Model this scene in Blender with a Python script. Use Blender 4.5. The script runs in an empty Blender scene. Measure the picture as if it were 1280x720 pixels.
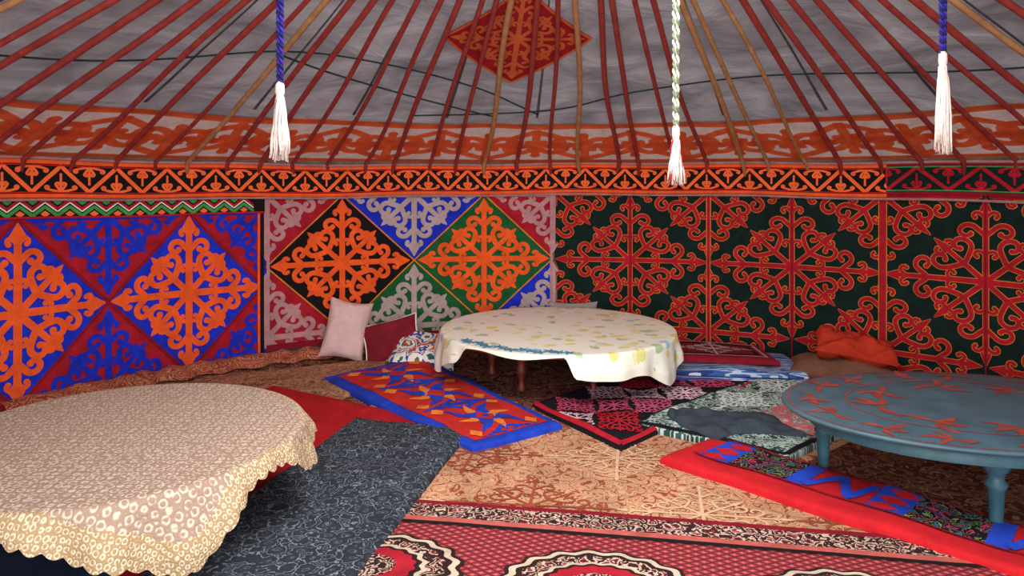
import bpy, math, random
from mathutils import Vector, noise
random.seed(7)
sc = bpy.context.scene
try:
    sc.view_settings.view_transform = 'Standard'
except Exception:
    pass
pi = math.pi
CX, CY, R = 0.2, 2.57, 4.03      # yurt centre and wall radius
ZB0, ZB1 = 1.375, 1.625          # woven band
TAN = 0.38                       # roof slope
COSA = 1/math.sqrt(1+TAN*TAN); SINA = TAN*COSA

def col(h):
    h = h.lstrip('#')
    c = [int(h[i:i+2], 16)/255 for i in (0, 2, 4)]
    return tuple((x/12.92 if x <= .04045 else ((x+.055)/1.055)**2.4) for x in c)+(1,)

# ------------------------------------------------------------------ materials
def new_mat(name, rough=.9):
    m = bpy.data.materials.new(name); m.use_nodes = True
    nt = m.node_tree; b = nt.nodes['Principled BSDF']
    b.inputs['Roughness'].default_value = rough
    try: b.inputs['Specular IOR Level'].default_value = .2
    except Exception: pass
    return m, nt, b

def add_bump(nt, b, src, strength, dist=.01):
    bp = nt.nodes.new('ShaderNodeBump'); bp.inputs['Strength'].default_value = strength
    bp.inputs['Distance'].default_value = dist
    nt.links.new(src, bp.inputs['Height']); nt.links.new(bp.outputs[0], b.inputs['Normal'])

def translucent(m, fac):
    nt = m.node_tree; b = nt.nodes['Principled BSDF']; out = nt.nodes['Material Output']
    t = nt.nodes.new('ShaderNodeBsdfTranslucent'); mx = nt.nodes.new('ShaderNodeMixShader'); mx.inputs[0].default_value = fac
    nt.links.new(b.inputs['Base Color'].links[0].from_socket, t.inputs[0])
    nt.links.new(b.outputs[0], mx.inputs[1]); nt.links.new(t.outputs[0], mx.inputs[2]); nt.links.new(mx.outputs[0], out.inputs[0])
    return m

def felt(name, hexc, var=.35, scale=9, rough=.92, bump=.35, spec=.2, fine=90):
    m, nt, b = new_mat(name, rough)
    tc = nt.nodes.new('ShaderNodeTexCoord')
    n = nt.nodes.new('ShaderNodeTexNoise'); n.inputs['Scale'].default_value = scale
    n.inputs['Detail'].default_value = 6; n.inputs['Roughness'].default_value = .7
    nt.links.new(tc.outputs['Object'], n.inputs['Vector'])
    r = nt.nodes.new('ShaderNodeValToRGB'); c = col(hexc)
    r.color_ramp.elements[0].position = .3; r.color_ramp.elements[1].position = .72
    r.color_ramp.elements[0].color = tuple(x*(1-var) for x in c[:3])+(1,)
    r.color_ramp.elements[1].color = tuple(min(1, x*(1+var*.6)) for x in c[:3])+(1,)
    nt.links.new(n.outputs[0], r.inputs[0]); nt.links.new(r.outputs[0], b.inputs['Base Color'])
    n2 = nt.nodes.new('ShaderNodeTexNoise'); n2.inputs['Scale'].default_value = fine
    nt.links.new(tc.outputs['Object'], n2.inputs['Vector'])
    add_bump(nt, b, n2.outputs[0], bump)
    b.inputs['Specular IOR Level'].default_value = spec
    return m

def ringpat(name, colors, scale, rings=3.0, distort=.25, dscale=6, rough=.95, bump=.3, stretch=(1, 1), smooth=False, sub=.45):
    """paisley / floral woven pattern: distorted concentric rings round voronoi cells, UVs in metres"""
    m, nt, b = new_mat(name, rough)
    L = nt.links.new; N = nt.nodes.new
    uv = N('ShaderNodeUVMap')
    mp = N('ShaderNodeMapping'); mp.inputs['Scale'].default_value = (stretch[0], stretch[1], 1)
    L(uv.outputs[0], mp.inputs[0])
    nz = N('ShaderNodeTexNoise'); nz.inputs['Scale'].default_value = dscale; nz.inputs['Detail'].default_value = 2
    L(mp.outputs[0], nz.inputs['Vector'])
    mx = N('ShaderNodeVectorMath'); mx.operation = 'MULTIPLY_ADD'
    mx.inputs[1].default_value = (distort, distort, 0)
    L(nz.outputs['Color'], mx.inputs[0]); L(mp.outputs[0], mx.inputs[2])
    v = N('ShaderNodeTexVoronoi'); v.inputs['Scale'].default_value = scale
    v.inputs['Randomness'].default_value = .6
    L(mx.outputs[0], v.inputs['Vector'])
    ml = N('ShaderNodeMath'); ml.operation = 'MULTIPLY'; ml.inputs[1].default_value = rings
    L(v.outputs['Distance'], ml.inputs[0])
    v2 = N('ShaderNodeTexVoronoi'); v2.inputs['Scale'].default_value = scale*3.3
    L(mx.outputs[0], v2.inputs['Vector'])
    ad = N('ShaderNodeMath'); ad.operation = 'MULTIPLY_ADD'; ad.inputs[1].default_value = sub
    L(v2.outputs['Distance'], ad.inputs[0]); L(ml.outputs[0], ad.inputs[2])
    fr = N('ShaderNodeMath'); fr.operation = 'FRACT'; L(ad.outputs[0], fr.inputs[0])
    r = N('ShaderNodeValToRGB'); cr = r.color_ramp
    cr.interpolation = 'LINEAR' if smooth else 'CONSTANT'
    cr.elements[0].position = colors[0][0]; cr.elements[0].color = col(colors[0][1])
    cr.elements[1].position = colors[1][0]; cr.elements[1].color = col(colors[1][1])
    for p, c in colors[2:]:
        e = cr.elements.new(p); e.color = col(c)
    L(fr.outputs[0], r.inputs[0]); 
    n3 = N('ShaderNodeTexNoise'); n3.inputs['Scale'].default_value = 3; n3.inputs['Detail'].default_value = 5
    L(uv.outputs[0], n3.inputs['Vector'])
    mr = N('ShaderNodeMapRange'); mr.inputs[1].default_value = .3; mr.inputs[2].default_value = .7
    mr.inputs[3].default_value = .72; mr.inputs[4].default_value = 1.12
    L(n3.outputs[0], mr.inputs[0])
    mm = N('ShaderNodeVectorMath'); mm.operation = 'SCALE'
    L(r.outputs[0], mm.inputs[0]); L(mr.outputs[0], mm.inputs['Scale'])
    L(mm.outputs[0], b.inputs['Base Color'])
    n2 = N('ShaderNodeTexNoise'); n2.inputs['Scale'].default_value = 160
    L(uv.outputs[0], n2.inputs['Vector']); add_bump(nt, b, n2.outputs[0], bump, .006)
    return m

def latticepat(name, cfield, cline, cdot, k):
    m, nt, b = new_mat(name, .95); L = nt.links.new; N = nt.nodes.new
    uv = N('ShaderNodeUVMap'); sp = N('ShaderNodeSeparateXYZ'); L(uv.outputs[0], sp.inputs[0])
    outs = []
    for op in ('ADD', 'SUBTRACT'):
        v2 = N('ShaderNodeMath'); v2.operation = 'MULTIPLY'; v2.inputs[1].default_value = 1.6; L(sp.outputs[1], v2.inputs[0])
        a = N('ShaderNodeMath'); a.operation = op; L(sp.outputs[0], a.inputs[0]); L(v2.outputs[0], a.inputs[1])
        s = N('ShaderNodeMath'); s.operation = 'MULTIPLY'; s.inputs[1].default_value = k; L(a.outputs[0], s.inputs[0])
        p = N('ShaderNodeMath'); p.operation = 'PINGPONG'; p.inputs[1].default_value = .5; L(s.outputs[0], p.inputs[0])
        outs.append(p)
    mn = N('ShaderNodeMath'); mn.operation = 'MINIMUM'
    L(outs[0].outputs[0], mn.inputs[0]); L(outs[1].outputs[0], mn.inputs[1])
    r = N('ShaderNodeValToRGB'); cr = r.color_ramp; cr.interpolation = 'CONSTANT'
    cr.elements[0].position = 0; cr.elements[0].color = col(cline)
    cr.elements[1].position = .1; cr.elements[1].color = col(cfield)
    e = cr.elements.new(.33); e.color = col(cdot)
    L(mn.outputs[0], r.inputs[0]); L(r.outputs[0], b.inputs['Base Color'])
    n2 = N('ShaderNodeTexNoise'); n2.inputs['Scale'].default_value = 160
    L(uv.outputs[0], n2.inputs['Vector']); add_bump(nt, b, n2.outputs[0], .3, .006)
    return m

ORANGE = felt('felt_orange', '#f45c24', var=.3); ORANGE2 = felt('felt_bright_orange', '#ff6c34', var=.22)
RED = felt('felt_red', '#a81a2a'); DRED = felt('felt_dark_red', '#861424'); BLUE = felt('felt_blue', '#1c30c0', var=.4)
BLACK = felt('felt_black', '#171214'); DGREEN = felt('felt_dark_green', '#102420', var=.5)
GREEN = felt('felt_green', '#1a5a30'); TAUPE = felt('felt_taupe', '#b39e9a', var=.25)
PINKG = felt('felt_pink_grey', '#b88688', var=.3); YEL = felt('piping_yellow', '#d9802c'); CREAM = felt('felt_cream', '#e6dccb', var=.15)
PINK = felt('felt_pink', '#c6587c'); CRIM = felt('felt_crimson', '#b01828'); LGREEN = felt('felt_light_green', '#3f9a4c')
BRIGHTRED = felt('quilt_red', '#c01c24', var=.25); RBLUE = felt('quilt_blue', '#2447c0', var=.25)

# ------------------------------------------------------------------ mesh builder
class MB:
    def __init__(s): s.v = []; s.f = []; s.mi = []; s.uv = []; s.mats = []; s.sm = []
    def m(s, mat):
        if mat not in s.mats: s.mats.append(mat)
        return s.mats.index(mat)
    def vert(s, p, uv=(0, 0)): s.v.append(tuple(p)); s.uv.append(uv); return len(s.v)-1
    def face(s, ids, mat, smooth=True): s.f.append(tuple(ids)); s.mi.append(s.m(mat)); s.sm.append(smooth)
    def grid(s, us, vs, fn, mat, closed=False):
        rows = []
        for v in vs:
            row = []
            for u in us:
                p, uv = fn(u, v); row.append(s.vert(p, uv))
            rows.append(row)
        for j in range(len(vs)-1):
            n = len(us)
            for i in range(n if closed else n-1):
                s.face((rows[j][i], rows[j][(i+1) % n], rows[j+1][(i+1) % n], rows[j+1][i]), mat)
        return rows
    def tube(s, pts, r, mat, sides=8, cap=True):
        pts = [Vector(p) for p in pts]; n = len(pts); rings = []
        ref = None
        for i, p in enumerate(pts):
            t = (pts[min(i+1, n-1)]-pts[max(i-1, 0)]).normalized()
            if ref is None:
                ref = Vector((1, 0, 0)) if abs(t.x) < .8 else Vector((0, 1, 0))
            a = (ref-t*ref.dot(t)).normalized(); ref = a; b = t.cross(a)
            rr = r[i] if isinstance(r, (list, tuple)) else r
            rings.append([s.vert(p+(a*math.cos(2*pi*k/sides)+b*math.sin(2*pi*k/sides))*rr, (k/sides, i/n)) for k in range(sides)])
        for i in range(n-1):
            for k in range(sides):
                s.face((rings[i][k], rings[i][(k+1) % sides], rings[i+1][(k+1) % sides], rings[i+1][k]), mat)
        if cap:
            s.face(rings[0][::-1], mat); s.face(rings[-1], mat)
    def lathe(s, prof, c, mat, n=24, sx=1, sy=1, square=False):
        rings = []
        for r, z in prof:
            rings.append([s.vert((c[0]+r*sx*math.cos(2*pi*k/n), c[1]+r*sy*math.sin(2*pi*k/n), c[2]+z), (r*math.cos(2*pi*k/n), r*math.sin(2*pi*k/n))) for k in range(n)])
        for i in range(len(prof)-1):
            for k in range(n):
                s.face((rings[i][k], rings[i][(k+1) % n], rings[i+1][(k+1) % n], rings[i+1][k]), mat)
        s.face(rings[0][::-1], mat, False); s.face(rings[-1], mat, False)
    def build(s, name, parent=None, thick=0):
        me = bpy.data.meshes.new(name); me.from_pydata(s.v, [], s.f)
        for m in s.mats: me.materials.append(m)
        me.polygons.foreach_set('material_index', s.mi)
        me.polygons.foreach_set('use_smooth', s.sm)
        ul = me.uv_layers.new(name='UVMap')
        buf = []
        for l in me.loops: buf.extend(s.uv[l.vertex_index])
        ul.data.foreach_set('uv', buf)
        me.update()
        ob = bpy.data.objects.new(name, me); sc.collection.objects.link(ob)
        if parent: ob.parent = parent
        if thick:
            md = ob.modifiers.new('thick', 'SOLIDIFY'); md.thickness = thick; md.offset = 0
        return ob

def empty(name, loc=(0, 0, 0)):
    e = bpy.data.objects.new(name, None); sc.collection.objects.link(e); e.location = loc; e.empty_display_size = .1
    return e

def lin(a, b, n): return [a+(b-a)*i/n for i in range(n+1)]

# ------------------------------------------------------------------ ornament strokes
def turtle(x, y, h, segs, step=.02):
    h = math.radians(h); pts = [(x, y)]
    for Ls, T in segs:
        T = math.radians(T); n = max(2, int(Ls/step))
        for i in range(n):
            h += T/n/2; x += Ls/n*math.cos(h); y += Ls/n*math.sin(h); h += T/n/2; pts.append((x, y))
    return pts
def mirx(pts): return [(-x, y) for x, y in pts]
def swap(pts): return [(y, x) for x, y in pts]
def rot(pts, a):
    c, s_ = math.cos(a), math.sin(a); return [(x*c-y*s_, x*s_+y*c) for x, y in pts]

def make_orn(style=0):
    st = []
    for k in range(4):
        g = []
        if style == 1:      # dense ram-horn medallion that fills its diamond
            g.append(([(0, 0), (0, .4), (0, .86)], .07, .06))
            g.append(([(0, .84), (0, .99)], .14, .01))
            horn = turtle(0, .55, 42, [(.13, 5), (.16, -105), (.13, -125), (.05, -60)])
            horn2 = turtle(0, .76, 40, [(.06, 10), (.08, -105), (.05, -110)])
            for hh, w0, w1 in ((horn, .06, .05), (horn2, .045, .04)):
                g.append((hh, w0, w1)); g.append((mirx(hh), w0, w1))
            g.append((turtle(0, 0, 45, [(.56, 0)]), .065, .055))
            g.append((turtle(.37, .37, 45, [(.17, 0)]), .12, .01))
            hk = turtle(.20, .20, 118, [(.19, -15), (.17, -100), (.14, -120), (.06, -80)])
            g.append((hk, .062, .05)); g.append((swap(hk), .062, .05))
            he = turtle(.36, .36, 150, [(.06, -20), (.08, -105), (.04, -80)])
            g.append((he, .045, .04)); g.append((swap(he), .045, .04))
            h3 = turtle(0, .33, 150, [(.05, 0), (.08, 115), (.04, 90)])
            g.append((h3, .042, .04)); g.append((mirx(h3), .042, .04))
        elif style == 0:
            g.append(([(0, 0), (0, .4), (0, .84)], .075, .065))
            g.append(([(0, .80), (0, .98)], .17, .01))
            horn = turtle(0, .46, 48, [(.13, 10), (.17, -110), (.15, -140), (.07, -90)])
            horn2 = turtle(0, .70, 40, [(.06, 10), (.09, -110), (.07, -140)])
            for hh, w0, w1 in ((horn, .06, .06), (horn2, .05, .05)):
                g.append((hh, w0, w1)); g.append((mirx(hh), w0, w1))
            g.append((turtle(0, 0, 45, [(.36, 0)]), .075, .07))
            hk = turtle(.22, .22, 105, [(.15, -30), (.14, -120), (.12, -130)])
            g.append((hk, .065, .06)); g.append((swap(hk), .065, .06))
            g.append((turtle(.25, .25, 45, [(.25, 0)]), .13, .01))
        for p, a, b in g: st.append((rot(p, k*pi/2), a, b))
    return st
ORN = [make_orn(0), make_orn(1)]

def resample(pts, step):
    out = [pts[0]]
    for a, b in zip(pts, pts[1:]):
        d = math.hypot(b[0]-a[0], b[1]-a[1]); n = max(1, int(math.ceil(d/step)))
        for i in range(1, n+1): out.append((a[0]+(b[0]-a[0])*i/n, a[1]+(b[1]-a[1])*i/n))
    return out

def ribbon(mb, pts, w0, w1, f, off, mat, inside=None, step=.03, round_end=True):
    pts = resample(pts, step); n = len(pts)
    off += random.random()*.0008
    prev = None
    for i, p in enumerate(pts):
        a = pts[max(i-1, 0)]; b = pts[min(i+1, n-1)]
        tx, ty = b[0]-a[0], b[1]-a[1]; l = math.hypot(tx, ty) or 1; tx /= l; ty /= l
        w = (w0+(w1-w0)*i/(n-1))/2
        if inside and not inside(p): prev = None; continue
        q1 = (p[0]-ty*w, p[1]+tx*w); q2 = (p[0]+ty*w, p[1]-tx*w)
        cur = (mb.vert(f(q1[0], q1[1], off), q1), mb.vert(f(q2[0], q2[1], off), q2))
        if prev: mb.face((prev[0], prev[1], cur[1], cur[0]), mat)
        prev = cur
    if round_end and w1 > .012 and (inside is None or inside(pts[-1])):
        p = pts[-1]; r = w1*.62
        ids = []
        for k in range(10):
            q = (p[0]+r*math.cos(k*pi/5), p[1]+r*math.sin(k*pi/5)); ids.append(mb.vert(f(q[0], q[1], off), q))
        mb.face(ids, mat)

def ornament(mb, uc, vc, hu, hv, f, off, mat, style=0, bounds=None, outline=None, wk=1.0, ow=.014, shrink=.95):
    u0, u1, v0, v1 = bounds if bounds else (-9e9, 9e9, -9e9, 9e9)
    ins = lambda p: u0 <= p[0] <= u1 and v0 <= p[1] <= v1
    hm = (hu+hv)/2
    for pts, a, b in ORN[style]:
        q = [(uc+x*hu*shrink, vc+y*hv*shrink) for x, y in pts]
        if outline: ribbon(mb, q, a*hm*wk+2*ow, b*hm*wk+2*ow if b > .02 else 2*ow, f, off-.003, outline, ins)
        ribbon(mb, q, a*hm*wk, b*hm*wk, f, off, mat, ins)

def fill_rect(mb, u0, u1, v0, v1, f, off, mat, d=.12):
    nu = max(1, int((u1-u0)/d)); nv = max(1, int((v1-v0)/d))
    mb.grid(lin(u0, u1, nu), lin(v0, v1, nv), lambda u, v: (f(u, v, off), (u, v)), mat)
def fill_diamond(mb, uc, vc, hu, hv, f, off, mat, bounds=None):
    u0, u1, v0, v1 = bounds if bounds else (-9e9, 9e9, -9e9, 9e9)
    def fn(s_, t):
        v = vc+t*hv; u = uc+s_*hu*(1-abs(t))
        u = min(max(u, u0), u1); v = min(max(v, v0), v1)
        return f(u, v, off), (u, v)
    mb.grid(lin(-1, 1, 8), lin(-1, 1, 14), fn, mat)
def line(mb, a, b, w, f, off, mat, bounds=None):
    ins = None
    if bounds:
        u0, u1, v0, v1 = bounds; ins = lambda p: u0-1e-6 <= p[0] <= u1+1e-6 and v0-1e-6 <= p[1] <= v1+1e-6
    ribbon(mb, [a, b], w, w, f, off, mat, ins, step=.04, round_end=False)

# ------------------------------------------------------------------ wall
def fwall(u, v, off):
    th = u/R
    rr = R-.015-off + .014*math.sin(th*23+1.3*math.sin(v*2.2))*max(0, (1.4-v))*.6
    return (CX+rr*math.sin(th), CY+rr*math.cos(th), v)
def U(deg): return math.radians(deg)*R

wallm = felt('wall_felt', '#7c7268')
mb = MB()
mb.grid([math.radians(a) for a in range(-132, 133, 3)], lin(0, 1.66, 4),
        lambda a, z: ((CX+(R+.04)*math.sin(a), CY+(R+.04)*math.cos(a), z), (a*R, z)), wallm)
mb.build('wall_round', thick=.03)

def lattice_lines(mb, ucs, vc, hu, hv, f, off, mat, w, bounds):
    for uc in ucs:
        for sx in (1, -1):
            for sy in (1, -1):
                line(mb, (uc+sx*hu, vc), (uc, vc+sy*hv), w, f, off, mat, bounds)

# panel A : blue diamonds / red triangles
mb = MB(); b = (U(-84), U(-33.9), .02, 1.27)
fill_rect(mb, *b, fwall, 0, RED)
hu, hv, vc = U(8.1), .61, .63
for k in range(4):
    uc = U(-42.1-16.2*k)
    if uc-hu*.2 < b[0]: continue
    fill_diamond(mb, uc, vc, hu, hv, fwall, .004, BLUE, b)
    ornament(mb, uc, vc, hu, hv, fwall, .009, ORANGE, 1, b, wk=1.3, shrink=.98)
for k in range(4):
    uc = U(-34-16.2*k)
    for v2 in (vc+hv, vc-hv): ornament(mb, uc, v2, hu, hv, fwall, .009, BLUE, 1, b, wk=1.15, shrink=.93)
lattice_lines(mb, [U(-42.1-16.2*k) for k in range(3)], vc, hu, hv, fwall, .012, DRED, .02, b)
line(mb, (b[1]-.012, .02), (b[1]-.012, 1.27), .03, fwall, .014, BLACK)
line(mb, (b[1]-.04, .02), (b[1]-.04, 1.27), .02, fwall, .0155, ORANGE)
mb.build('felt_wall_hanging')

# panel B
mb = MB(); b = (U(-33.6), U(2.5), .1, 1.40)
fill_rect(mb, *b, fwall, .002, RED)
hu, hv, vc = U(9.02), .585, .785
xs = [U(-33.6), U(-24.58), U(-15.55), U(-6.52), U(2.5)]
fill_diamond(mb, xs[1], vc, hu, hv, fwall, .006, BLACK, b); ornament(mb, xs[1], vc, hu, hv, fwall, .012, ORANGE, 1, b, wk=1.2)
fill_diamond(mb, xs[3], vc, hu, hv, fwall, .006, GREEN, b); ornament(mb, xs[3], vc, hu, hv, fwall, .012, ORANGE, 1, b, wk=1.2)
fill_diamond(mb, xs[2], vc+hv, hu, hv, fwall, .006, BLUE, b); ornament(mb, xs[2], vc+hv, hu, hv, fwall, .012, TAUPE, 1, b, wk=1.2)
fill_diamond(mb, xs[2], vc-hv, hu, hv, fwall, .006, GREEN, b); ornament(mb, xs[2], vc-hv, hu, hv, fwall, .012, TAUPE, 1, b, wk=1.2)
fill_diamond(mb, xs[4], vc-hv, hu, hv, fwall, .006, BLUE, b); ornament(mb, xs[4], vc-hv, hu, hv, fwall, .012, TAUPE, 1, b, wk=1.2)
for x_, v2 in ((xs[4], vc+hv), (xs[0], vc+hv), (xs[0], vc-hv)): ornament(mb, x_, v2, hu, hv, fwall, .012, PINKG, 1, b, wk=1.15, shrink=.92)
lattice_lines(mb, [xs[1], xs[3]], vc, hu, hv, fwall, .015, YEL, .012, b)
for x_ in (b[0]+.015, b[1]-.015): line(mb, (x_, .1), (x_, 1.4), .025, fwall, .016, PINKG)
line(mb, (b[0], .12), (b[1], .12), .05, fwall, .017, DRED)
mb.build('felt_wall_hanging')

# panel C
mb = MB(); b = (U(2.7), U(86), .02, 1.40)
fill_rect(mb, *b, fwall, .001, DGREEN)
hu, hv, vc = U(9.75), .60, .78
for k in range(4):
    uc = U(12.45+19.5*k)
    ornament(mb, uc, vc, hu, hv, fwall, .010, CRIM, 1, b, outline=YEL, wk=.80, ow=.0048, shrink=1.0)
    for v2 in (vc+hv, vc-hv):
        ornament(mb, U(2.7+19.5*k), v2, hu, hv, fwall, .010, CRIM, 1, b, outline=YEL, wk=.80, ow=.0048, shrink=.98)
    line(mb, (uc, b[2]), (uc, b[3]), .012, fwall, .013, DRED, b)
for k in range(1, 4):
    x_ = U(2.7+19.5*k)
    ww = .05 if k == 2 else .025
    line(mb, (x_, .02), (x_, 1.4), ww+.012, fwall, .0135, YEL); line(mb, (x_, .02), (x_, 1.4), ww, fwall, .0155, RED)
mb.build('felt_wall_hanging')

# crumpled cloth tucked along the wall foot
mb = MB()
TK = ringpat('tucked_cloth_orange_brown', [(0, '#a8503a'), (.3, '#b87a58'), (.5, '#963e2c'), (.7, '#c08e70'), (.85, '#8a3a2c')], 9, 2.2, .1)
def skirt(t, s_):
    a_ = math.radians(-60+38*t); th_ = s_*pi/2
    rr = R-.05-.11*math.sin(th_)*(1+.35*math.sin(t*60)+.3*noise.noise(Vector((t*20, 1, 2))))
    z = .012+.08*math.cos(th_)*(1+.3*noise.noise(Vector((t*25, 5, 2))))
    return (CX+rr*math.sin(a_), CY+rr*math.cos(a_), z), (t*2.8, s_*.25)
mb.grid(lin(0, 1, 160), lin(0, 1, 10), skirt, TK)
mb.build('trim_1')

# horizontal woven band
def fband(u, v, off):
    th = u/R; rr = R-.05-off + .006*math.sin(th*31)
    zz = v + .010*math.sin(th*4.3+.6) + .005*math.sin(th*17)
    return (CX+rr*math.sin(th), CY+rr*math.cos(th), zz)
def scroll_band(a0, a1, v0, v1, base, motif, edge, edge2, f, per):
    mb = MB(); u0, u1 = U(a0), U(a1); fill_rect(mb, u0, u1, v0, v1, f, 0, base, .1)
    h = v1-v0
    n = int((u1-u0)/per)+1
    m0, m1 = v0+h*.15, v1-h*.15
    for i in range(n):
        x = u0+i*per
        ribbon(mb, [(x, m0), (x+per/2, m1), (x+per, m0)], h*.11, h*.11, f, .004, motif, lambda p: p[0] <= u1, round_end=False)
        for (cx_, base_y, sg) in ((x+per/2, m0, 1), (x, m1, -1)):
            s_ = h*.66
            parts = [turtle(0, .0, 90, [(.72, 0)]), turtle(0, .02, 62, [(.30, 0), (.14, 130), (.08, 120)]), turtle(0, .0, 14, [(.42, 8), (.14, 130), (.08, 120)])]
            parts += [mirx(parts[1]), mirx(parts[2])]
            for p in parts:
                ribbon(mb, [(cx_+q[0]*s_*1.35, base_y+sg*q[1]*s_) for q in p], h*.07, h*.06, f, .0045, motif, lambda p: u0 <= p[0] <= u1, step=.012)
    for v_, w_, m_ in ((v0+h*.05, h*.1, edge), (v1-h*.05, h*.1, edge), (v0+h*.135, h*.035, edge2), (v1-h*.135, h*.035, edge2)):
        line(mb, (u0, v_), (u1, v_), w_, f, .006, m_)
    return mb
mb = scroll_band(-88, 42.2, ZB0, ZB1, BLACK, ORANGE2, ORANGE, CRIM, fband, .36); mb.build('woven_band')
mb = scroll_band(42.2, 88, ZB0+.02, ZB1+.01, DGREEN, CRIM, DRED, LGREEN, fband, .42); mb.build('woven_band')
rope = felt('rope_pink_cord', '#b07a78')
mb = MB()
for zz, rr in ((ZB0-.014, .011), (ZB1+.012, .012)):
    mb.tube([fband(U(a), zz, .01) for a in range(-88, 89, 2)], rr, rope, 6)
mb.build('tension_rope')

# zigzag strip below the band on the left
mb = MB(); u0, u1 = U(-88), U(-33.8); fz = lambda u, v, o: fband(u, v-.01, o-.012)
fill_rect(mb, u0, u1, 1.25, 1.38, fz, 0, BLACK, .1)
per = .155
for i in range(int((u1-u0)/per)):
    x = u0+i*per
    for dz, m_, w_ in ((-.012, LGREEN, .022), (.016, CREAM, .009), (.034, CRIM, .018)):
        ribbon(mb, [(x, 1.275+dz), (x+per/2, 1.335+dz), (x+per, 1.275+dz)], w_, w_, fz, .003, m_, round_end=False)
    fill_diamond(mb, x+per/2, 1.275, .03, .022, fz, .004, ORANGE2)
    fill_diamond(mb, x, 1.355, .03, .02, fz, .005, LGREEN)
line(mb, (u0, 1.253), (u1, 1.253), .014, fz, .006, CRIM)
mb.build('zigzag_woven_strip')

# ------------------------------------------------------------------ roof
ROFF = .055
SW = .80
def roofz(r): return 1.62+TAN*(R-r)
def froof(u, v, off):    # u arc at wall radius, v distance up the slope
    th = u/R; r = R-v*COSA
    z = roofz(r)+ROFF-off + .014*noise.noise(Vector((u*1.7, v*1.3, 0)))*min(1, v*2)
    return (CX+r*math.sin(th), CY+r*math.cos(th), z)
roofm, nt, bs = new_mat('roof_canvas', .85)
tc = nt.nodes.new('ShaderNodeTexCoord')
n1 = nt.nodes.new('ShaderNodeTexNoise'); n1.inputs['Scale'].default_value = 2.2; n1.inputs['Detail'].default_value = 7
n1.inputs['Distortion'].default_value = .8
mpn = nt.nodes.new('ShaderNodeMapping'); mpn.inputs['Scale'].default_value = (1, 1, 3)
nt.links.new(tc.outputs['Object'], mpn.inputs[0]); nt.links.new(mpn.outputs[0], n1.inputs['Vector'])
rp = nt.nodes.new('ShaderNodeValToRGB'); rp.color_ramp.elements[0].position = .3; rp.color_ramp.elements[1].position = .72
rp.color_ramp.elements[0].color = col('#6e696c'); rp.color_ramp.elements[1].color = col('#a09a9c')
nt.links.new(n1.outputs[0], rp.inputs[0]); nt.links.new(rp.outputs[0], bs.inputs['Base Color'])
add_bump(nt, bs, n1.outputs[0], .9, .12)
translucent(roofm, .22)
VT = (R-.85)/COSA
mb = MB()
def roof_fn(a, v):
    p = froof(U(a), v, 0); return p, (U(a), v)
mb.grid(list(range(-136, -99, 2)), lin(-.05, VT, 36), roof_fn, roofm)
mb.grid(list(range(-100, 101, 2)), lin(SW-.04, VT, 30), roof_fn, roofm)
mb.grid(list(range(100, 137, 2)), lin(-.05, VT, 36), roof_fn, roofm)
seam = felt('roof_seam', '#5c585c')
for a in range(-130, 131, 13):
    ribbon(mb, [(U(a), .9), (U(a+1.0), VT-.1)], .03, .02, froof, .003, seam, step=.1, round_end=False)
mb.build('ceiling')

# ornamented strip at the roof foot
mb = MB()
RT = translucent(felt('roof_strip_taupe', '#ae968e', var=.25), .26)
RO = translucent(felt('roof_strip_orange', '#ff7846', var=.2), .45)
mb.grid(lin(-100, 100, 120), lin(-.03, SW, 8), lambda a, v: (froof(U(a), v, .006), (U(a), v)), RT)
per = .92; u0 = U(-98)
for i in range(int(U(196)/per)):
    x = u0+i*per
    for cx_, by, sg in ((x, .04, 1), (x+per/2, SW-.10, -1)):
        base_parts = [turtle(0, 0, 90, [(.5, 0)]), turtle(0, .32, 55, [(.10, 0), (.20, -110), (.16, -120), (.06, -60)]),
                      turtle(0, .04, 25, [(.20, 10), (.22, 120), (.16, 130)])]
        parts = base_parts+[mirx(p) for p in base_parts[1:]]
        for p in parts:
            ribbon(mb, [(cx_+q[0]*1.15, by+sg*q[1]*1.08) for q in p], .085, .08, froof, .011, RO, step=.03)
wave = [(u0+i*.05, SW-.035+.02*math.sin(i*.05*4.2)) for i in range(int(U(196)/.05))]
ribbon(mb, wave, .085, .085, froof, .0125, RO, step=.05, round_end=False)
ribbon(mb, [(p[0], .03) for p in wave], .07, .07, froof, .0125, RO, step=.05, round_end=False)
mb.build('roof_ornament_strip')

# diamond applique on roof (sewn into the canvas)
TH0 = math.radians(-4.6)
def frd(u, v, off):
    r = 2.05-v*COSA; th = TH0+u/2.05
    return (CX+r*math.sin(th), CY+r*math.cos(th), roofz(r)+ROFF-.02-off)
mb = MB()
RC = translucent(felt('roof_diamond_red', '#c02a30', var=.25), .5)
RO2 = translucent(felt('roof_diamond_orange', '#ff8a50', var=.2), .55)
fill_diamond(mb, 0, 0, .48, .58, frd, 0, RC)
ornament(mb, 0, 0, .46, .56, frd, .005, RO2, 1, wk=1.0)
for sx in (1, -1):
    for sy in (1, -1): line(mb, (sx*.47, 0), (0, sy*.57), .02, frd, .007, RO2)
mb.build('roof_diamond_applique')

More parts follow.
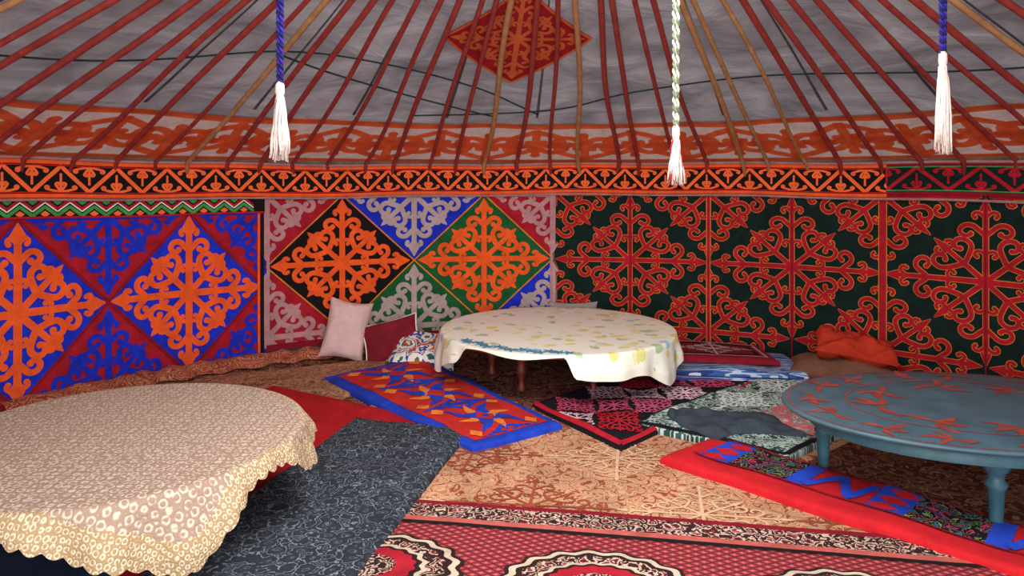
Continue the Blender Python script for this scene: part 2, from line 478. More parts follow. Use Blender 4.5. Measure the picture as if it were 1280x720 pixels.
# roof poles
pole_r = felt('pole_red_paint', '#9a3630', var=.4, scale=14, rough=.6, bump=.15, spec=.4)
pole_w = felt('pole_bare_wood', '#b58458', var=.35, scale=14, rough=.6, bump=.15)
mb = MB(); rnd = random.Random(3); i = 0
a = -130.0
while a <= 131:
    th = math.radians(a+rnd.uniform(-.7, .7)); thb = th+rnd.uniform(-.012, .012)
    rad = rnd.uniform(.014, .020)
    mat = pole_w if i % 9 in (4,) or rnd.random() < .06 else pole_r
    pts = []; wob = rnd.uniform(-.018, .018); ph = rnd.uniform(0, 6)
    pts.append((CX+(R-.03)*math.sin(th), CY+(R-.03)*math.cos(th), 1.53))
    for j in range(15):
        t = j/14; r = (R-.07)*(1-t)+.9*t
        tt = th*(1-t)+thb*t + wob*math.sin(t*7+ph)*.5
        z = roofz(r) + wob*.4*math.sin(t*5+ph) - .012
        pts.append((CX+r*math.sin(tt), CY+r*math.cos(tt), z))
    mb.tube(pts, [rad*.8]+[rad]*13+[rad*.9, rad*.8], mat, 8)
    a += 4.0; i += 1
mb.build('roof_poles')
# cords lashed above the poles
cord = felt('cord_dark_green', '#1f3430')
mb = MB()
def smoothpath(kp, n=12):
    out = []
    for i in range(len(kp)-1):
        p0 = kp[max(i-1, 0)]; p1 = kp[i]; p2 = kp[i+1]; p3 = kp[min(i+2, len(kp)-1)]
        for j in range(n):
            t = j/n
            out.append(tuple(.5*((2*b_)+(-a_+c_)*t+(2*a_-5*b_+4*c_-d_)*t*t+(-a_+3*b_-3*c_+d_)*t**3) for a_, b_, c_, d_ in zip(p0, p1, p2, p3)))
    out.append(kp[-1]); return out
for kp in ([(-100, 3.0), (-65, 2.76), (-42.5, 2.37), (-25, 2.4), (-9.6, 2.66), (0, 3.05)],
           [(-18, 3.1), (2, 2.98), (15, 2.72), (35, 2.6), (60, 2.8), (90, 3.0)],
           [(-42, 2.4), (-22, 2.75), (-6, 3.1)]):
    mb.tube([(CX+r*math.sin(math.radians(a)), CY+r*math.cos(math.radians(a)), roofz(r)+.02) for a, r in smoothpath(kp)], .006, cord, 6)
mb.build('lashing_cord')
# crown
mb = MB(); zc = roofz(.85)
ring = [(CX+.87*math.sin(k*pi/24), CY+.87*math.cos(k*pi/24), zc) for k in range(49)]
mb.tube(ring, .045, pole_r, 8)
for s_ in (-.18, 0, .18):
    for ax in (0, 1):
        pts = []
        for k in range(13):
            t = -1+2*k/12; L_ = math.sqrt(.87**2-s_**2)
            p = (t*L_, s_) if ax == 0 else (s_, t*L_)
            pts.append((CX+p[0], CY+p[1], zc+.22*(1-t*t)))
        mb.tube(pts, .016, pole_r, 6)
mb.build('roof_crown_ring')

# ------------------------------------------------------------------ hanging tassels
TW = felt('tassel_cream_yarn', '#e2cfc6', var=.2); TP = felt('cord_purple', '#3a2790'); TB = felt('cord_navy', '#1b2050')
TG = felt('cord_grey_green', '#6f7a5c'); 
def tassel(x, y, zt, zb, c1, c2, wid, redmix=False):
    mb = MB(); ztop = roofz(math.hypot(x-CX, y-CY))+.0
    n = 160
    for xo, w2 in ((-.009, .0), (.009, 1.3)):
        for ph, cm in ((0, c1), (pi, c2)):
            mb.tube([(x+xo*(1-i/n*.6)+.005*math.cos(ph+w2+i*.95), y+.005*math.sin(ph+w2+i*.95), ztop+(zt-ztop)*i/n) for i in range(n+1)], .0052, cm, 5)
    L_ = zt-zb
    mb.lathe([(.004, .03), (wid*.45, .015), (wid*.5, -.01), (wid*.38, -.03), (wid*.3, -.045)], (x, y, zt), TW, 14)
    mb.lathe([(wid*.32, .0), (wid*.42, -.008), (wid*.32, -.018)], (x, y, zt-.035), c1, 14)
    for k in range(70):
        a_ = random.uniform(0, 2*pi); q = math.sqrt(random.random()); rr = q*wid
        ln = L_*random.uniform(.86, 1.03)
        pts = []
        for j in range(6):
            t = j/5; r_ = wid*.28*q+(rr-wid*.28*q)*t**.8
            pts.append((x+r_*math.cos(a_)+.004*math.sin(t*6+k), y+r_*math.sin(a_)+.004*math.cos(t*5+k), zt-.03-(ln-.03)*t))
        mb.tube(pts, [.005, .005, .0048, .0045, .004, .003], (CRIM if (redmix and k % 6 == 0) else TW), 4)
    mb.build('hanging_tassel')
tassel(-.838, 2.6, 1.83, 1.572, TP, TB, .034)
tassel(.615, 2.7, 1.68, 1.485, TG, CREAM, .030, True)
tassel(1.556, 2.6, 1.94, 1.60, TP, TB, .03)

# ------------------------------------------------------------------ floor & rugs
brown = ringpat('floor_carpet_brown', [(0, '#5a3020'), (.22, '#8a6a4a'), (.4, '#6e3424'), (.62, '#a38058'), (.78, '#4a2a20')], 7, 2.2, .12)
mb = MB(); n = 96
mb.grid(lin(0, 2*pi*(n-1)/n, n-1), lin(.001, 4.4, 10), lambda a_, r_: ((CX+r_*math.sin(a_), CY+r_*math.cos(a_), 0), (r_*math.sin(a_), r_*math.cos(a_))), brown, closed=True)
mb.build('floor')

def rug(quad, zb, th, amp=.004, wl=.5, edge=.03, wob=.012, seed=0):
    P = [Vector(p) for p in quad]
    W = ((P[1]-P[0]).length+(P[2]-P[3]).length)/2; H = ((P[3]-P[0]).length+(P[2]-P[1]).length)/2
    def f(u, v, off):
        s_, t = u/W, v/H
        p = P[0]*(1-s_)*(1-t)+P[1]*s_*(1-t)+P[2]*s_*t+P[3]*(1-s_)*t
        e = max(0, min(u, W-u, v, H-v))
        w_ = wob
        x = p.x+w_*noise.noise(Vector((p.x*2.3, p.y*2.3, seed+.5))); y = p.y+w_*noise.noise(Vector((p.x*2.3, p.y*2.3, seed+9.5)))
        q = min(e/edge, 1); pr = math.sqrt(max(0, 1-(1-q)**2))
        hgt = noise.noise(Vector((p.x/wl, p.y/wl, seed)))*amp*2+amp
        hgt += amp*.8*abs(noise.noise(Vector((p.x/wl*1.9, p.y/wl*2.3, seed+4))))
        return (x, y, zb+th*(.35+.65*pr)+hgt*min(1, .3+q)+off)
    return MB(), f, W, H

def rug_base(mb, f, W, H, mat, zbot, side=None, d=.05, edge=.03):
    def ax(L_):
        n = max(3, int((L_-2*edge)/d)); return [0, edge*.15, edge*.5]+lin(edge, L_-edge, n)+[L_-edge*.5, L_-edge*.15, L_]
    us, vs = ax(W), ax(H)
    rows = mb.grid(us, vs, lambda u, v: (f(u, v, 0), (u, v)), mat)
    ringi = rows[0][:]+[r_[-1] for r_ in rows[1:]]+rows[-1][-2::-1]+[r_[0] for r_ in rows[-2:0:-1]]
    low = [mb.vert((mb.v[i_][0], mb.v[i_][1], zbot), mb.uv[i_]) for i_ in ringi]
    m_ = side or mat
    for k in range(len(ringi)):
        k2 = (k+1) % len(ringi); mb.face((ringi[k], low[k], low[k2], ringi[k2]), m_)
def border(mb, f, W, H, w, off, mat, ins=.03):
    for a_, b_ in (((ins, ins), (W-ins, ins)), ((W-ins, ins), (W-ins, H-ins)), ((ins, H-ins), (W-ins, H-ins)), ((ins, ins), (ins, H-ins))):
        line(mb, a_, b_, w, f, off, mat)

tan = ringpat('carpet_tan_paisley', [(0, '#a8543a'), (.1, '#c89a76'), (.3, '#b27858'), (.42, '#cfa27c'), (.62, '#985c42'), (.7, '#c89872'), (.9, '#884838')], 7, 2.8, .10, 9, sub=.9)
mb, f, W, H = rug([(-1.2, 3.0), (2.7, 2.5), (3.1, 4.6), (-.9, 5.0)], .002, .008, .003, .9)
rug_base(mb, f, W, H, tan, .001, d=.09)
cdk = felt('carpet_rust', '#9a4a34', var=.3); clt = felt('carpet_sand', '#d6ae8a', var=.2)
bd = (.1, W-.1, .1, H-.1)
for i_ in range(5):
    for j_ in range(3):
        uc = .45+i_*.78+(.39 if j_ % 2 else 0); vc = .45+j_*.62
        ornament(mb, uc, vc, .42, .33, f, .003, cdk if (i_+j_) % 2 else clt, 1, bd, wk=.6)
mb.build('paisley_carpet')

brn2 = ringpat('carpet_brown_right', [(0, '#5a2a20'), (.25, '#8a5640'), (.5, '#6a3e2c'), (.7, '#a07454'), (.85, '#4c2820')], 8, 2.4, .12, sub=.8)
mb, f, W, H = rug([(1.25, 3.55), (2.7, 1.9), (4.0, 3.2), (2.5, 4.55)], .010, .008, .003, .9)
rug_base(mb, f, W, H, brn2, .001, d=.09); mb.build('brown_carpet')
brn3 = ringpat('carpet_tan_back', [(0, '#8a5a40'), (.25, '#b8906c'), (.5, '#96583c'), (.7, '#c8a27c'), (.85, '#7a4a36')], 7, 2.6, .12, sub=.8)
mb, f, W, H = rug([(-3.1, 4.0), (-1.3, 4.6), (-.6, 6.2), (-2.3, 5.45)], .004, .01, .006, .6)
rug_base(mb, f, W, H, brn3, .001, d=.08); mb.build('tan_floor_rug')
brn4 = ringpat('carpet_under_table', [(0, '#5a2420'), (.25, '#7e5040'), (.5, '#642c26'), (.7, '#96705a'), (.85, '#401c1a')], 7, 2.4, .15)
mb, f, W, H = rug([(-.5, 4.75), (.9, 4.5), (1.5, 6.0), (-.4, 6.2)], .012, .012, .004, .6)
rug_base(mb, f, W, H, brn4, .001, d=.08); mb.build('dark_floor_rug')

# front carpet
latt = latticepat('carpet_red_lattice', '#9c343c', '#4a2024', '#c06860', 17)
bord = ringpat('carpet_border', [(0, '#341a1c'), (.3, '#c4a894'), (.45, '#441c20'), (.7, '#8c343a'), (.85, '#ccb29c')], 17, 1.8, .05, 20)
mb, f, W, H = rug([(-.95, 1.5), (1.85, 1.05), (2.3, 2.9), (-.55, 3.36)], .012, .008, .003, .8)
rug_base(mb, f, W, H, latt, .001, d=.07)
fill_rect(mb, .01, W-.01, H-.17, H-.05, f, .003, bord, .07)
fill_rect(mb, .01, W-.01, H-.05, H-.01, f, .003, DRED, .07)
fill_rect(mb, .01, W-.01, H-.21, H-.17, f, .003, felt('carpet_rose', '#b85a52'), .07)
fill_rect(mb, .01, W-.01, H-.235, H-.21, f, .004, BLACK, .07)
medc = felt('medallion_cream', '#c8b49e', var=.3); medb = felt('medallion_black', '#2b1818')
for uc in (.12, 1.0, 1.88):
    vc = H-.62; n = 36
    for kx, mt, of in ((1, medb, .005), (.95, medc, .0065), (.87, medb, .008), (.80, bord, .009), (.62, medc, .010), (.56, medb, .0115), (.5, RED, .013), (.3, bord, .0145)):
        def fn(a_, r_, kx=kx, of=of):
            rr = r_*kx*(1+.035*math.cos(a_*18))
            u = uc+.37*rr*math.cos(a_); v = vc+.27*rr*math.sin(a_)
            u = min(max(u, .01), W-.01)
            return f(u, v, of), (u, v)
        mb.grid([2*pi*k/108 for k in range(108)], [.001, .35, .7, 1], fn, mt, closed=True)
mb.build('medallion_carpet')

# red felt at left
redf = felt('red_floor_felt', '#b0181e', var=.35)
mb, f, W, H = rug([(-3.0, 2.0), (-1.0, 2.0), (-.42, 4.42), (-1.72, 5.2)], .008, .012, .006, .5)
rug_base(mb, f, W, H, redf, .001, d=.06); mb.build('red_felt_rug')
nav = felt('mat_navy', '#1c2c44', var=.4)
mb, f, W, H = rug([(-3.0, 2.1), (-1.55, 2.1), (-1.5, 2.8), (-3.0, 3.0)], .026, .03, .006, .4)
rug_base(mb, f, W, H, nav, .001, d=.06); mb.build('navy_floor_mat')

# grey floral sleeping mat
grey = ringpat('mat_grey_floral', [(0, '#2a2f38'), (.36, '#7c828c'), (.46, '#2a2f38'), (.70, '#666d77'), (.78, '#31363f')], 14, 2.0, .05, 10, sub=.55)
mb, f, W, H = rug([(-1.56, 1.9), (-.72, 1.95), (-.25, 4.22), (-.96, 4.43)], .022, .016, .009, .28)
rug_base(mb, f, W, H, grey, .001, d=.035); mb.build('floral_sleeping_mat')

# blue / red shyrdak
mb, f, W, H = rug([(-1.40, 5.34), (-.22, 3.92), (.29, 4.29), (-.72, 5.92)], .030, .012, .009, .3, seed=3)
BL2 = felt('shyrdak_blue', '#2040b8'); RD2 = felt('shyrdak_red', '#c42a24'); OR3 = felt('shyrdak_orange', '#ea8034')
rug_base(mb, f, W, H, BL2, .001, d=.04)
fill_rect(mb, .07, W-.07, .07, H-.07, f, .003, RD2, .04)
nn = 3; pw = (W-.14)/nn
for k in range(nn):
    uc = .07+pw*(k+.5); vc = H/2
    for j_ in range(8):   # pinwheel star
        a_ = j_*pi/4; ml_ = BL2 if j_ % 2 else OR3
        rr = .30 if j_ % 2 else .24
        ribbon(mb, [(uc, vc), (uc+rr*.55*math.cos(a_+.25), vc+rr*.5*math.sin(a_+.25)), (uc+rr*math.cos(a_), vc+rr*.85*math.sin(a_))], .13, .01, f, .006+.001*(j_ % 2), ml_, round_end=False)
    fill_diamond(mb, uc, vc, .09, .07, f, .009, RD2)
    for sx in (-1, 1):
        ornament(mb, uc+sx*pw*.5, vc, pw*.22, H*.40, f, .0055, BL2, 0, (.08, W-.08, .08, H-.08), wk=1.3)
        for sy in (-1, 1):
            fill_diamond(mb, uc+sx*pw*.36, vc+sy*H*.30, .06, .05, f, .0075, OR3, (.07, W-.07, .07, H-.07))
mb.build('blue_shyrdak_rug')

# black / pink shyrdak
mb, f, W, H = rug([(.13, 4.68), (.60, 3.94), (2.08, 5.5), (1.27, 5.98)], .022, .014, .009, .3, seed=5)
BK2 = felt('shyrdak_black', '#17121a')
rug_base(mb, f, W, H, BK2, .001, d=.04)
bd = (.05, W-.05, .05, H-.05); PK2 = felt('shyrdak_rose', '#c24868'); PL = felt('shyrdak_pale', '#dcb4c0')
nv = 5; pv = (H-.1)/nv
for k in range(nv):
    for j_, uc in enumerate((W*.27, W*.73)):
        m_ = (PK2, CRIM, PL, PINK)[(k*2+j_+k//2) % 4]
        ornament(mb, uc, .05+pv*(k+.5), W*.25, pv*.55, f, .007, m_, 1, bd, wk=1.1, shrink=1)
    ornament(mb, W*.5, .05+pv*k, W*.22, pv*.5, f, .006, (PL, PK2)[k % 2], 0, bd, wk=1.0)
border(mb, f, W, H, .035, .009, CRIM, .02)
mb.build('pink_shyrdak_rug')

# green-white rug
gw = ringpat('rug_green_white', [(0, '#2a4a42'), (.25, '#bccac4'), (.5, '#35594e'), (.66, '#aabab2'), (.85, '#223832')], 10, 1.9, .12, 12, sub=.9)
mb, f, W, H = rug([(.70, 4.32), (1.45, 3.78), (2.45, 4.6), (2.0, 5.5)], .036, .014, .007, .3, seed=8)
rug_base(mb, f, W, H, gw, .001, d=.04)
flo = ringpat('rug_rose_floral', [(0, '#c4586c'), (.3, '#5c9a7c'), (.5, '#dfa0a0'), (.7, '#3d6a54'), (.85, '#d67a6a')], 12, 1.8, .1, 12)
fill_rect(mb, W*.50, W*.95, H*.30, H*.72, f, .004, flo, .06)
GWH = felt('rug_green_white_motif', '#d2dcd6', var=.2)
for k in range(3): ornament(mb, W*.26, H*(.2+.3*k), W*.24, H*.17, f, .006, GWH, 1, (.04, W-.04, .04, H-.04), wk=1.1)
border(mb, f, W, H, .03, .005, BK2, .02)
mb.build('green_patterned_rug')
shawl = felt('shawl_charcoal', '#39424c', var=.3)
mb, f, W, H = rug([(1.00, 4.38), (1.16, 3.97), (1.66, 4.04), (1.50, 4.42)], .060, .006, .024, .09, edge=.05, wob=.2, seed=2)
rug_base(mb, f, W, H, shawl, .052, d=.02); mb.build('crumpled_shawl')

# long patchwork quilt
flo2 = ringpat('quilt_floral_black', [(0, '#14121c'), (.35, '#b8405c'), (.47, '#1a1622'), (.62, '#3a6a8c'), (.74, '#181420'), (.9, '#7a9a4c')], 15, 1.8, .1, 14)
mb, f, W, H = rug([(.775, 3.77), (2.5, 2.05), (2.75, 2.35), (1.15, 4.09)], .024, .024, .007, .25, seed=11)
rug_base(mb, f, W, H, BRIGHTRED, .001, d=.035)
q0, q1 = H*.30, H*.93; qm = (q0+q1)/2
x = .12
while x < W-.3:
    # blue stepped zigzag, floral block, blue end-piece, red gap with blue cross
    fill_rect(mb, x, x+.16, q0, q1, f, .004, RBLUE, .04)
    for j_ in range(3):
        fill_diamond(mb, x+.08+.02*(j_-1), q0+(q1-q0)*(j_+.5)/3, .07, (q1-q0)/6, f, .006, BRIGHTRED)
    fill_rect(mb, x+.16, x+.46, q0, q1, f, .004, flo2, .04)
    fill_rect(mb, x+.46, x+.54, q0, q1, f, .004, RBLUE, .04)
    ribbon(mb, [(x+.54, q0+.03), (x+.64, q1-.03), (x+.74, q0+.03), (x+.80, q1-.05)], .045, .045, f, .0055, RBLUE, lambda p: p[0] < W-.03, round_end=False)
    x += .82
line(mb, (.1, q0), (W-.03, q0), .012, f, .008, DRED); line(mb, (.1, q1), (W-.03, q1), .012, f, .008, DRED)
mb.build('patchwork_floor_quilt')

# ------------------------------------------------------------------ tables
wood_r = felt('table_wood_redbrown', '#6b2a1a', var=.4, rough=.5, spec=.4, bump=.1)
def table_frame(name, cx, cy, h, rx, ry, mat, legs, legprof, topth=.03, apron=.07, ap=.82, topmat=None):
    e = empty(name, (cx, cy, 0))
    mb = MB()
    mb.lathe([(.01, -topth), (.97, -topth), (.99, -topth*.8), (1.0, -topth*.4), (.995, -topth*.1), (.985, 0), (.5, 0), (.01, 0)], (0, 0, h), topmat or mat, 72, rx, ry)
    mb.build('top', e)
    mb = MB()
    mb.lathe([(ap, -apron-topth), (ap, -topth), (ap-.04, -topth), (ap-.04, -apron-topth), (ap, -apron-topth)], (0, 0, h), mat, 48, rx, ry)
    mb.f = mb.f[:-2]; mb.mi = mb.mi[:-2]; mb.sm = mb.sm[:-2]
    mb.build('apron', e)
    for i, (lx, ly) in enumerate(legs):
        mb = MB(); mb.lathe([(r_, z_*(h-topth)) for r_, z_ in legprof], (lx, ly, 0), mat, 16); mb.build('leg_%d' % (i+1), e)
    return e
legp = [(.018, 0.03), (.03, .06), (.034, .12), (.022, .2), (.02, .3), (.034, .42), (.038, .5), (.026, .6), (.032, .68), (.04, .74), (.042, 1.0)]

def cloth(parent, name, h, rx, drop, mat, folds=14, famp=.03, scal=0, hem=None, hemw=.06, nf=360, seed=0, flare=.03, nsc=42):
    ry = rx
    mb = MB(); NT = 16
    phis = [2*pi*k/nf for k in range(nf)]
    rs = [0.05, .15, .3, .45, .6, .75, .88, .95, .98]
    allrows = [('t', r_) for r_ in rs]+[('d', t) for t in [.0, .02, .05, .09]+[i_/NT for i_ in range(2, NT+1)]]
    prev = None
    for kind, t in allrows:
        row = []
        for ph in phis:
            c, s_ = math.cos(ph), math.sin(ph)
            if kind == 't':
                x, y = rx*t*c, ry*t*s_
                z = h+.006+.003*noise.noise(Vector((x*5, y*5, seed)))*min(1, max(0, t-.15)*4)
                uv = (x, y)
            else:
                d = drop(ph)
                if scal: d += scal*abs(math.sin(ph*nsc))
                dd = d*t
                amp = famp*min(1, d/.14)*min(1, t*1.4)
                fo = amp*(math.sin(ph*folds+3*math.sin(ph*3+seed))+.6*math.sin(ph*folds*2.3+seed+2*math.sin(ph*2)))
                k_ = min(1, dd/.018)
                ex = .004+.010*math.sqrt(k_)+flare*min(1, dd/.2)+fo+abs(amp)*1.1
                x, y = (rx+ex)*c, (ry+ex)*s_
                z = h+.005-dd
                uv = ((rx+dd)*c, (ry+dd)*s_)
                z = max(z, .05)
            row.append(mb.vert((x, y, z), uv))
        if prev is None:
            cv = mb.vert((0, 0, h+.006), (0, 0))
            for k in range(nf): mb.face((cv, row[k], row[(k+1) % nf]), mat)
        else:
            for k in range(nf):
                m_ = mat
                if hem and kind == 'd' and drop(phis[k])*(1-t) < hemw: m_ = hem
                mb.face((prev[k], row[k], row[(k+1) % nf], prev[(k+1) % nf]), m_)
        prev = row
    mb.build(name, parent)

def bump_f(ph, c, w): 
    d = (ph-math.radians(c)+pi) % (2*pi)-pi
    return math.exp(-(d/math.radians(w))**2)
def plat(ph, a0, a1, soft):
    c = (a0+a1)/2; hw = (a1-a0)/2
    d = abs(math.degrees((ph-math.radians(c)+pi) % (2*pi)-pi))
    t = min(1, max(0, (hw+soft-d)/soft)); return t*t*(3-2*t)

# centre table
T1 = (.345, 5.45)
e1 = table_frame('low_round_table', T1[0], T1[1], .38, .88, .88, wood_r,
                 [(.5*math.cos(math.radians(a_)), .5*math.sin(math.radians(a_))) for a_ in (-124, -184, -64, 0, 60, 120)], legp, apron=.05, ap=.66)
oil, nt, bs = new_mat('oilcloth_cream_leaves', .45); N = nt.nodes.new; L = nt.links.new
uv = N('ShaderNodeUVMap'); nz = N('ShaderNodeTexNoise'); nz.inputs['Scale'].default_value = 9; L(uv.outputs[0], nz.inputs['Vector'])
ma = N('ShaderNodeVectorMath'); ma.operation = 'MULTIPLY_ADD'; ma.inputs[1].default_value = (.14, .14, 0); L(nz.outputs['Color'], ma.inputs[0]); L(uv.outputs[0], ma.inputs[2])
vo = N('ShaderNodeTexVoronoi'); vo.inputs['Scale'].default_value = 9; L(ma.outputs[0], vo.inputs['Vector'])
sp = N('ShaderNodeSeparateXYZ'); L(vo.outputs['Color'], sp.inputs[0])
r1 = N('ShaderNodeValToRGB'); r1.color_ramp.interpolation = 'CONSTANT'
r1.color_ramp.elements[0].color = col('#e8dc8c'); r1.color_ramp.elements[1].position = .35; r1.color_ramp.elements[1].color = col('#b8cca4')
x_ = r1.color_ramp.elements.new(.55); x_.color = col('#efe6b4'); x_ = r1.color_ramp.elements.new(.92); x_.color = col('#a8d0dc')
L(sp.outputs[0], r1.inputs[0])
lt = N('ShaderNodeMath'); lt.operation = 'LESS_THAN'; lt.inputs[1].default_value = .36; L(vo.outputs['Distance'], lt.inputs[0])
mix = N('ShaderNodeMix'); mix.data_type = 'RGBA'; mix.inputs[6].default_value = col('#f6f4e4'); L(r1.outputs[0], mix.inputs[7]); L(lt.outputs[0], mix.inputs[0])
L(mix.outputs[2], bs.inputs['Base Color'])
oilb = felt('oilcloth_plain_hem', '#f3efdc', var=.05, rough=.5, bump=.05)
def drop1(ph):
    return .025+.13*plat(ph, -86, -18, 5)+.12*bump_f(ph, -38, 12)+.10*plat(ph, 182, 215, 8)+.16*bump_f(ph, 194, 11)+.012*math.sin(ph*9)+.2*bump_f(ph, 60, 30)+.2*bump_f(ph, 130, 25)
cloth(e1, 'tablecloth', .38, .87, drop1, oil, folds=13, famp=.013, hem=oilb, hemw=.05, seed=1, flare=.02)
pb = felt('oilcloth_blue_print', '#3a98c0', var=.3, rough=.5, bump=.03)
mb = MB(); ft1 = lambda u, v, off: (u, v, .389+off)
for k in range(14):
    a_ = math.radians(214+k*4.4); r_ = .80+.025*math.sin(k*2.1)
    cx_, cy_ = r_*math.cos(a_), r_*math.sin(a_)
    for j_ in range(5):
        b_ = j_*2*pi/5+k
        ribbon(mb, [(cx_, cy_), (cx_+.022*math.cos(b_), cy_+.022*math.sin(b_)), (cx_+.05*math.cos(b_+.2), cy_+.05*math.sin(b_+.2))], .026, .01, ft1, .0006, pb, round_end=False, step=.01)
mb.build('printed_flowers', e1)

# left lace table
T2 = (-1.70, 3.12)
e2 = table_frame('low_round_table', T2[0], T2[1], .40, .76, .76, wood_r,
                 [(.54*math.cos(math.radians(a_)), .54*math.sin(math.radians(a_))) for a_ in (-38, 45, 135, 225)], legp, apron=.06, ap=.74)
def lacemat(name, c1, c2, sc_, bumpd, k=14):
    m, nt, bs = new_mat(name, .8); N = nt.nodes.new; L = nt.links.new
    uv = N('ShaderNodeUVMap')
    v1 = N('ShaderNodeTexVoronoi'); v1.inputs['Scale'].default_value = sc_; v1.inputs['Randomness'].default_value = .25; L(uv.outputs[0], v1.inputs['Vector'])
    v2 = N('ShaderNodeTexVoronoi'); v2.inputs['Scale'].default_value = sc_*2.7; L(uv.outputs[0], v2.inputs['Vector'])
    m1 = N('ShaderNodeMath'); m1.operation = 'MULTIPLY'; m1.inputs[1].default_value = k; L(v1.outputs['Distance'], m1.inputs[0])
    s1 = N('ShaderNodeMath'); s1.operation = 'SINE'; L(m1.outputs[0], s1.inputs[0])
    a1 = N('ShaderNodeMath'); a1.operation = 'MULTIPLY_ADD'; a1.inputs[1].default_value = 2.2; L(v2.outputs['Distance'], a1.inputs[0]); L(s1.outputs[0], a1.inputs[2])
    r = N('ShaderNodeValToRGB'); r.color_ramp.elements[0].position = .35; r.color_ramp.elements[1].position = 1.0
    r.color_ramp.elements[0].color = col(c1); r.color_ramp.elements[1].color = col(c2)
    L(a1.outputs[0], r.inputs[0]); L(r.outputs[0], bs.inputs['Base Color'])
    add_bump(nt, bs, a1.outputs[0], .4, bumpd); return m
lace = lacemat('lace_beige', '#cfbbaa', '#a08674', 27, .003); laceh = lacemat('lace_hem_gold', '#dccab0', '#a98c66', 42, .003)
def drop2(ph):
    return .045+.20*bump_f(ph, -48, 13)+.10*bump_f(ph, -68, 13)+.11*bump_f(ph, 3, 12)+.10*bump_f(ph, 110, 20)+.05*bump_f(ph, -120, 20)+.1*bump_f(ph, 190, 20)+.008*math.sin(ph*7)
cloth(e2, 'lace_tablecloth', .40, .76, drop2, lace, folds=11, famp=.020, scal=.016, hem=laceh, hemw=.10, seed=4, flare=.06, nf=720)

# right painted blue table
bluep = felt('blue_grey_paint', '#41606c', var=.35, scale=5, rough=.45, bump=.06, spec=.5)
bluel = felt('blue_leg_paint', '#37626f', var=.4, scale=8, rough=.5, bump=.06, spec=.4)
redp = felt('red_motif_paint', '#a0443a', var=.5, scale=12, rough=.5, bump=.05)
T3 = (2.22, 3.45); h3 = .42
legp3 = [(.022, 0.03), (.026, .1), (.03, .3), (.034, .48), (.046, .55), (.03, .6), (.036, .66), (.055, .72), (.058, 1.0)]
e3 = table_frame('low_painted_table', T3[0], T3[1], h3, .90, .62, bluel, [(-.62, .25), (-.17, -.40), (.62, -.22), (.2, .42)], legp3, topth=.025, apron=.07, ap=.86, topmat=bluep)
mb = MB(); ft = lambda u, v, off: (u, v, h3+.001+off)
rr_ = random.Random(5)
def leafm(px, py, b_, d_, w_):
    t = (math.cos(b_), math.sin(b_)); b2 = b_+.5
    ribbon(mb, [(px, py), (px+t[0]*d_*.5, py+t[1]*d_*.5)], .008, w_, ft, .0005, redp, round_end=False, step=.01)
    ribbon(mb, [(px+t[0]*d_*.5, py+t[1]*d_*.5), (px+t[0]*d_*.5+math.cos(b2)*d_*.5, py+t[1]*d_*.5+math.sin(b2)*d_*.5)], w_, .006, ft, .0005, redp, round_end=False, step=.01)
for kr, cnt, dl, w_ in ((.84, 15, .13, .045), (.52, 8, .17, .055)):
    for k in range(cnt):      # three-leaf sprigs painted round the top
        a_ = 2*pi*k/cnt+rr_.uniform(-.05, .05); px, py = .90*kr*math.cos(a_), .62*kr*math.sin(a_)
        for db in (-.9, 0, .9, 3.1):
            leafm(px, py, a_+pi/2*(1 if k % 2 else -1)+db+rr_.uniform(-.15, .15), dl*rr_.uniform(.7, 1.0), w_*rr_.uniform(.6, 1))
for kk in (.965, .66):
    for k in range(96):
        a0_, a1_ = 2*pi*k/96, 2*pi*(k+1)/96
        ribbon(mb, [(.90*kk*math.cos(a0_), .62*kk*math.sin(a0_)), (.90*kk*math.cos(a1_), .62*kk*math.sin(a1_))], .007, .007, ft, .0003, redp, round_end=False)
mb.build('painted_motifs', e3)

# ------------------------------------------------------------------ pillows and folded bedding
def pillow(name, loc, rot_, size, mat, edge=None, seed=0, wr=.012):
    mb = MB(); n = 22; w, h, t = size
    def mk(sg):
        def fn(x, y):
            th_ = max(0, (1-abs(x)**3.2)*(1-abs(y)**3.2))**.5
            X = x*w*(1-.10*(1-y*y)*abs(x)); Y = y*h*(1-.10*(1-x*x)*abs(y))
            nz_ = noise.noise(Vector((x*1.8+seed, y*1.8, sg)))*wr*2+abs(noise.noise(Vector((x*4+seed, y*4, sg*3))))*wr
            return (X, Y, sg*(th_*t+nz_*min(1, th_*2))), (X, Y)
        return fn
    mb.grid(lin(-1, 1, n), lin(-1, 1, n), mk(1), mat); mb.grid(lin(-1, 1, n), lin(-1, 1, n), mk(-1), mat)
    if edge:
        pts = []
        for k in range(81):
            a_ = k/80*4; s_ = int(a_) % 4; q = (a_-int(a_))*2-1
            x, y = [(q, -1), (1, q), (-q, 1), (-1, -q)][s_]
            pts.append((x*w*(1-.10*(1-y*y)*abs(x)), y*h*(1-.10*(1-x*x)*abs(y)), 0))
        mb.tube(pts, .008, edge, 6)
    ob = mb.build(name); ob.location = loc; ob.rotation_euler = rot_
    return ob
rd = math.radians
pillow('pillow', (-1.38, 6.0, .255), (rd(72), rd(12), rd(12)), (.18, .25, .07), felt('pillow_pale_pink', '#d8b4b0', var=.15), seed=1, wr=.02)
pillow('cushion', (-1.00, 5.98, .17), (rd(58), rd(-14), rd(5)), (.24, .18, .06), felt('cushion_maroon', '#7a1a26'), CREAM, seed=2)
mult = ringpat('cushion_mixed_floral', [(0, '#e4dccf'), (.3, '#2d4a9c'), (.45, '#e0d4c0'), (.6, '#c44a2c'), (.75, '#2a6a6c'), (.9, '#ece4d4')], 8, 2, .1)
pillow('cushion', (-.70, 5.86, .12), (rd(28), rd(6), rd(-8)), (.28, .2, .05), mult, seed=3)
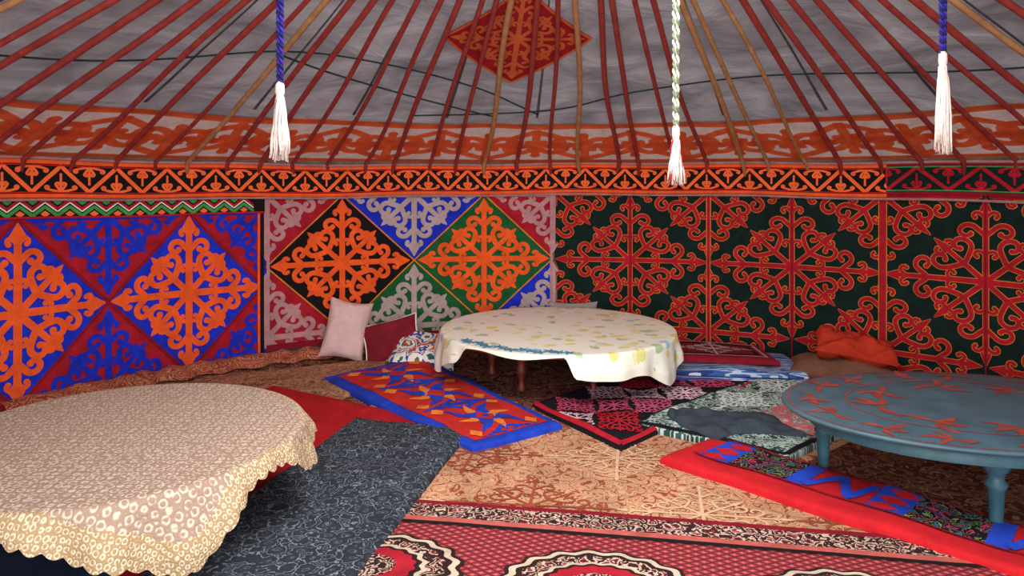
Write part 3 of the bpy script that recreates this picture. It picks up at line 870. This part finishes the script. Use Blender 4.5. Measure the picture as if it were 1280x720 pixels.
pillow('pillow', (2.50, 5.25, .27), (rd(12), rd(8), rd(-20)), (.28, .17, .07), felt('pillow_orange_red', '#b8341e', var=.3), seed=5, wr=.035)
pillow('bolster_cushion', (2.42, 5.28, .10), (0, 0, rd(-22)), (.38, .22, .10), felt('cushion_brown', '#7a5040'), seed=6)
pillow('pillow', (.55, 6.45, .22), (rd(80), 0, rd(0)), (.22, .19, .04), felt('pillow_white', '#9a9290', var=.1), seed=9)

stripe = ringpat('blanket_blue_striped', [(0, '#3a5aa0'), (.3, '#b4c0d0'), (.5, '#4a74b0'), (.7, '#ccd2d8'), (.85, '#2a3f78')], 6, 3, .02, 4, stretch=(.3, 5))
def foldmat(name, quad, z, layers, topmat, sidemat, deco=None):
    e = empty(name)
    for i in range(layers):
        q = [(p[0]+random.uniform(-.02, .02), p[1]+random.uniform(-.02, .02)) for p in quad]
        mb, f, W, H = rug(q, z+i*.045, .04, .005, .3, seed=20+i)
        rug_base(mb, f, W, H, topmat if i == layers-1 else sidemat, z+i*.045+.004, side=sidemat, d=.05)
        if deco and i == layers-1: deco(mb, f, W, H)
        mb.build('fold_%d' % (i+1), e)
def deco_maroon(mb, f, W, H):
    border(mb, f, W, H, .02, .004, PINKG, .07)
    border(mb, f, W, H, .03, .004, BLACK, .12)
    ornament(mb, W*.5, H*.5, W*.4, H*.38, f, .006, TAUPE, 0, wk=.7)
foldmat('folded_striped_blanket', [(1.15, 5.25), (2.12, 5.15), (2.2, 5.75), (1.2, 5.95)], .03, 2, stripe, stripe)
foldmat('folded_maroon_quilt', [(1.12, 5.45), (1.98, 5.32), (2.0, 5.82), (1.2, 6.05)], .128, 1, DRED, DRED, deco_maroon)

# ------------------------------------------------------------------ light
w = bpy.data.worlds.new('daylight'); sc.world = w; w.use_nodes = True
bg = w.node_tree.nodes['Background']; bg.inputs[0].default_value = (.95, .96, 1, 1); bg.inputs[1].default_value = 1.85
def area(name, loc, target, size, power, color):
    l = bpy.data.lights.new(name, 'AREA'); l.shape = 'RECTANGLE'; l.size = size[0]; l.size_y = size[1]; l.energy = power; l.color = color
    o = bpy.data.objects.new(name, l); sc.collection.objects.link(o); o.location = loc
    o.rotation_euler = (Vector(target)-Vector(loc)).to_track_quat('-Z', 'Y').to_euler()
area('crown_daylight', (CX, CY, 3.0), (CX, CY+.6, 0), (1.5, 1.5), 115, (1, .98, .95))
area('door_daylight', (0, -2.0, 1.6), (0, 4.5, 1.3), (3, 2), 190, (1, .98, .96))

# ------------------------------------------------------------------ camera
cam = bpy.data.cameras.new('camera'); cam.sensor_width = 36; cam.lens = 900/1280*36
cam.shift_y = -135/1280; cam.clip_start = .05
co = bpy.data.objects.new('camera', cam); sc.collection.objects.link(co)
co.location = (0, 0, 1.5); co.rotation_euler = (rd(90), 0, 0)
sc.camera = co
